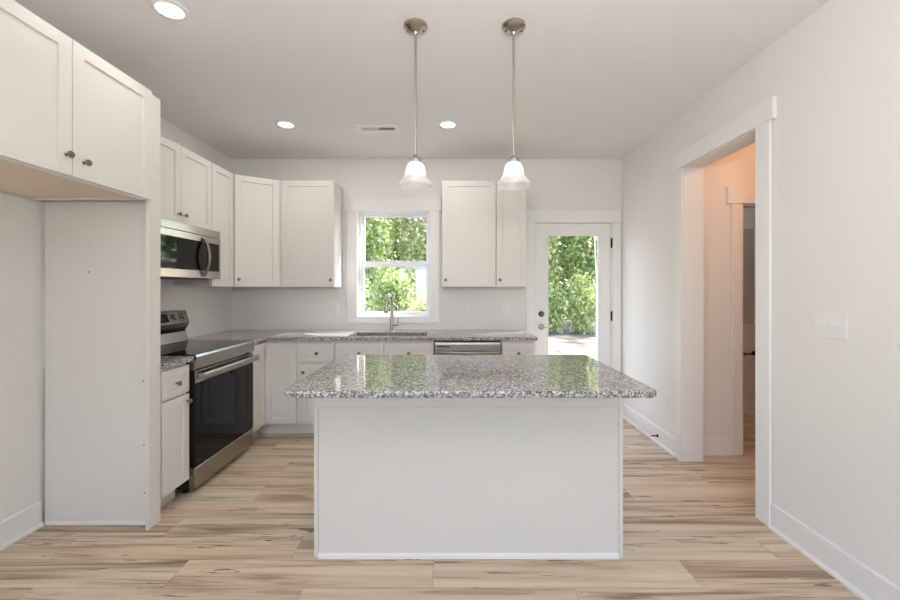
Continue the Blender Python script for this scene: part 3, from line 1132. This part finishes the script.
# ------------------------------------------------------------------ outlets and switches
def plate(M, u, z, wd, ht, label, kind, n=1, horiz=False, name=None):
    """wall plate with duplex outlets, rockers or toggles"""
    cat = 'outlet' if kind == 'outlet' else 'switch'
    loc = wpt(M, u, 0.001, z - ht / 2)
    t = thing(name or ('wall_outlet' if kind == 'outlet' else 'light_switch'), label, cat, loc)
    MB(M).box(u - wd / 2, u + wd / 2, .0005, .006, z - ht / 2, z + ht / 2, .002, 2).build('plate', PLAST, t)
    for i in range(n):
        c = u + (i - (n - 1) / 2) * .046
        if kind == 'outlet':
            for s_ in (-1, 1):
                du_, dz_ = (s_ * .020, 0) if horiz else (0, s_ * .020)
                f = MB(M)
                f.box(c + du_ - .015, c + du_ + .015, .0062, .0085, z + dz_ - .014, z + dz_ + .014, .001)
                so = f.build('socket', PLAST, t)
                g = MB(M)
                for q in (-.006, .006):
                    if horiz:
                        g.box(c + du_ - .004, c + du_ + .004, .0085, .0088, z + dz_ + q - .001, z + dz_ + q + .001)
                    else:
                        g.box(c + du_ + q - .001, c + du_ + q + .001, .0085, .0088, z + dz_ - .004, z + dz_ + .004)
                g.build('slot', DARK, so)
        elif kind == 'rocker':
            MB(M).box(c - .0165, c + .0165, .0062, .0095, z - .033, z + .033, .0015).build('rocker', PLAST, t)
        else:
            MB(M).box(c - .005, c + .005, .0062, .0075, z - .012, z + .012).build('toggle_base', PLAST, t)
            MB(M).profile_u([(.0076, -.004 + z), (.018, .005 + z), (.018, .010 + z), (.0076, .006 + z)], c - .004, c + .004).build('toggle', PLAST, t)
    return t


plate(F_BACKW, -1.852, 1.136, .074, .118, 'white wall outlet under the angled corner cabinet', 'outlet')
plate(F_BACKW, -1.250, 1.143, .074, .118, 'white wall outlet between the left upper cabinets and the window', 'outlet')
plate(F_LEFTW, 3.907, 1.14, .074, .118, 'white wall outlet on the left wall beside the stove', 'outlet')
plate(F_BACKW, .118, 1.125, .122, .078, 'sideways white outlet below the upper cabinet right of the window', 'outlet', horiz=True)
plate(F_BACKW, .560, 1.136, .118, .118, 'white double rocker switch next to the back door casing', 'rocker', 2)
plate(F_RIGHT, 3.377, .404, .074, .118, 'low white outlet on the right wall near the baseboard', 'outlet')
plate(F_RIGHT, 1.917, 1.176, .163, .122, 'white triple toggle switch plate on the right wall', 'toggle', 3)

# door stop
t = thing('door_stop', 'small dark door stop sticking out of the right baseboard', 'door stop', (XR - .05, 3.50, .055))
MB().cyl((XR - .0145, 3.50, .066), .012, .006, (-1, 0, 0), 16).build('base', BRONZE, t, smooth=True)
MB().cyl((XR - .0206, 3.50, .066), .0055, .055, (-1, 0, 0), 12).build('stem', BRONZE, t, smooth=True)
MB().cyl((XR - .0757, 3.50, .066), .009, .012, (-1, 0, 0), 14, .002).build('bumper', PLAST, t, smooth=True)

# ------------------------------------------------------------------ beyond the hallway
t = thing('wall_mirror', 'pale grey framed panel high on the wall through the inner doorway', 'mirror', (3.2, 4.32, .97))
MB(F_BATH).box(2.95, 3.26, .001, .012, .97, 2.0).build('face', MIRR, t)
MB(MXZ).cells([2.93, 2.95, 3.26, 3.28], [.95, .97, 2.0, 2.02], no_hole([(2.95, 3.26, .97, 2.0)]), 4.310, 4.329).build('frame', TRIM, t)
t = thing('paper_holder', 'dark bronze paper holder on the wall beyond the inner doorway', 'holder', (3.2, 4.30, .64))
b = MB()
b.tube([(3.10, 4.27, .655), (3.28, 4.27, .655)], .009, 10)
b.build('bar', BRONZE, t, smooth=True)
for x in (3.115, 3.265):
    MB().lathe([(0, 0), (.026, 0), (.024, .008), (.011, .014), (.010, .06), (.014, .066), (0, .07)], (x, 4.3295, .655), (0, -1, 0), 18).build('post', BRONZE, t, smooth=True)
light('hallway_lamp', 'POINT', (2.62, 2.45, 2.5), 11, (1.0, .52, .26), .08)
light('bathroom_lamp', 'POINT', (2.7, 3.9, 2.2), 2, (1.0, .95, .88), .1)

# ------------------------------------------------------------------ outside
GZ = -.35
b = MB()
gb = bmesh.new()
nx, ny = 40, 30
gv = [[None] * (ny + 1) for _ in range(nx + 1)]
rg = random.Random(3)
for i in range(nx + 1):
    for j in range(ny + 1):
        x, y = -14 + 32 * i / nx, 4.44 + 24 * j / ny
        z = GZ + rg.uniform(-.03, .03) * (1 if j > 1 else 0) + max(0, y - 15.0) * .12
        gv[i][j] = gb.verts.new((x, y, z))
for i in range(nx):
    for j in range(ny):
        gb.faces.new((gv[i][j], gv[i + 1][j], gv[i + 1][j + 1], gv[i][j + 1]))
b._merge(gb)
struct(b.build('ground', SAND, smooth=True), 'pale sandy yard outside the back door')


def foliage(name, mat, parent, center, rad, nclump, nleaf, size, seed, flat=0.35, half=(9, 9)):
    r = np.random.RandomState(seed)
    d = r.normal(size=(nclump, 3))
    d /= np.linalg.norm(d, axis=1)[:, None]
    cl = d * (r.uniform(0.35, 1.0, (nclump, 1)) ** .6) * np.array(rad)
    pts = cl[r.randint(0, nclump, nleaf)] + r.normal(size=(nleaf, 3)) * flat * np.array([1, 1, .8])
    pts += np.array(center)
    keep = (pts[:, 2] > GZ + .05) & (abs(pts[:, 0] - center[0]) < half[0]) & (abs(pts[:, 1] - center[1]) < half[1])
    pts = pts[keep]
    n = len(pts)
    a = r.normal(size=(n, 3))
    a[:, 2] -= .4
    a /= np.linalg.norm(a, axis=1)[:, None]
    c = np.cross(a, r.normal(size=(n, 3)))
    c /= np.linalg.norm(c, axis=1)[:, None]
    s = r.uniform(.6, 1.3, (n, 1)) * size
    V = np.empty((n, 4, 3))
    V[:, 0] = pts - a * s * .5
    V[:, 1] = pts + c * s * .28
    V[:, 2] = pts + a * s * .5
    V[:, 3] = pts - c * s * .28
    V -= np.array(parent.location)
    me = bpy.data.meshes.new(name)
    me.from_pydata(V.reshape(-1, 3).tolist(), [], [(4 * i, 4 * i + 1, 4 * i + 2, 4 * i + 3) for i in range(n)])
    me.materials.append(mat)
    o = bpy.data.objects.new(name, me)
    COL.objects.link(o)
    o.parent = parent
    return o


def tree(x, y, hgt, rx, mat, label, seed, nleaf=5200, bark=BARK, tr=.09, low=0.25, group='trees at the edge of the yard'):
    t = thing('leafy_tree', label, 'tree', (x, y, GZ + max(0, y - 15) * .12), group)
    r = random.Random(seed)
    zz = GZ - .05
    MB().tube([(x, y, zz), (x + r.uniform(-.1, .1), y, zz + hgt * .35), (x + r.uniform(-.2, .2), y + .1, zz + hgt * .85)], [tr, tr * .75, tr * .3], 10).build('trunk', bark, t, smooth=True)
    zc = GZ + hgt * (low + (1 - low) / 2)
    foliage('foliage', mat, t, (x, y, zc), (rx, min(rx, 1.0), hgt * (1 - low) / 2), 90, int(nleaf * 1.7), .21, seed, .38, (min(rx, .93), .95))
    return t


tree(-3.06, 14.6, 7.2, 1.15, LEAF_Y, 'yellow-green leafy tree at the left of the kitchen window view', 11, low=.04)
tree(-1.02, 15.5, 7.6, 1.15, LEAF_P, 'pale cream-green leafy tree at the right of the kitchen window view', 12, 6500, low=.04)
tree(-2.0, 17.7, 8.0, 1.25, LEAF_Y, 'tall yellow-green tree behind the two trees outside the window', 13, 6500, low=.1)
tree(3.50, 17.0, 7.0, 1.15, LEAF_Y, 'light green leafy tree at the left of the back door glass', 14, 6000, low=.12)
tree(5.54, 17.0, 7.4, 1.15, LEAF_G, 'mid green leafy tree at the right of the back door glass', 15, 6000, low=.12)
tree(4.5, 19.6, 8.4, 1.25, LEAF_D, 'deep green tree behind the others in the back door glass', 16, 6000, low=.1)
for i, (x, y) in enumerate(((-5.1, 15.2), (-4.1, 17.8), (1.06, 15.6), (.1, 18.0), (2.4, 19.6), (6.6, 19.8), (7.6, 17.2))):
    tree(x, y, 7.4, 1.2, (LEAF_G, LEAF_D)[i % 2], 'leafy tree in the belt along the yard, hidden by the kitchen back wall', 20 + i, 3600)
tree(5.17, 14.3, 5.2, .25, LEAF_P, 'slender pale-trunked sapling at the right edge of the back door glass', 30, 160, PALEBARK, .05, low=.7)


def shrub(x, y, hgt, rx, mat, label, seed, nleaf=2600, group='shrubs at the edge of the yard'):
    t = thing('shrub', label, 'shrub', (x, y, GZ), group)
    st = MB()
    r = random.Random(seed)
    for k in range(5):
        st.tube([(x + r.uniform(-.1, .1), y + r.uniform(-.1, .1), GZ - .04), (x + r.uniform(-rx, rx) * .6, y + r.uniform(-.3, .3), GZ + hgt * .8)], [.025, .008], 6)
    st.build('stems', BARK, t, smooth=True)
    foliage('foliage', mat, t, (x, y, GZ + hgt * .48), (rx, rx * .7, hgt * .5), 40, nleaf, .15, seed, .2, (rx * .93, .5))
    return t


shrub(-2.74, 11.0, 2.3, .55, LEAF_G, 'tall green shrub low at the left of the window view', 41)
shrub(-1.53, 11.70, 2.4, .51, LEAF_G, 'green shrub behind the faucet in the window view', 42)
shrub(-2.05, 13.12, 2.5, .52, LEAF_Y, 'yellow-green shrub behind the two green shrubs in the window view', 47)
shrub(-.62, 10.0, 1.5, .5, LEAF_P, 'pale shrub in front of the white shed', 43)
shrub(3.75, 15.2, 1.9, .56, LEAF_G, 'dark green shrub at the sand edge, left in the back door glass', 44, 3000)
shrub(4.95, 15.25, 2.2, .56, LEAF_Y, 'light yellow-green shrub at the sand edge, middle of the back door glass', 45, 3000)
shrub(6.15, 15.2, 1.8, .56, LEAF_D, 'deep green shrub at the sand edge, right in the back door glass', 46, 3000)

t = thing('garden_shed', 'white ribbed metal shed standing behind the pale shrub', 'shed', (-.1, 13.4, GZ))
b = MB().box(-1.14, .9, 12.4, 14.2, GZ, 1.98)
for k in range(15):
    x = -1.12 + k * .14
    b.box(x, x + .03, 12.385, 12.4, GZ + .002, 1.978)
b.build('wall', SIDING, t)
MB().box(-1.20, .96, 12.32, 14.28, 1.981, 2.05, .01).build('roof', ROOF, t)
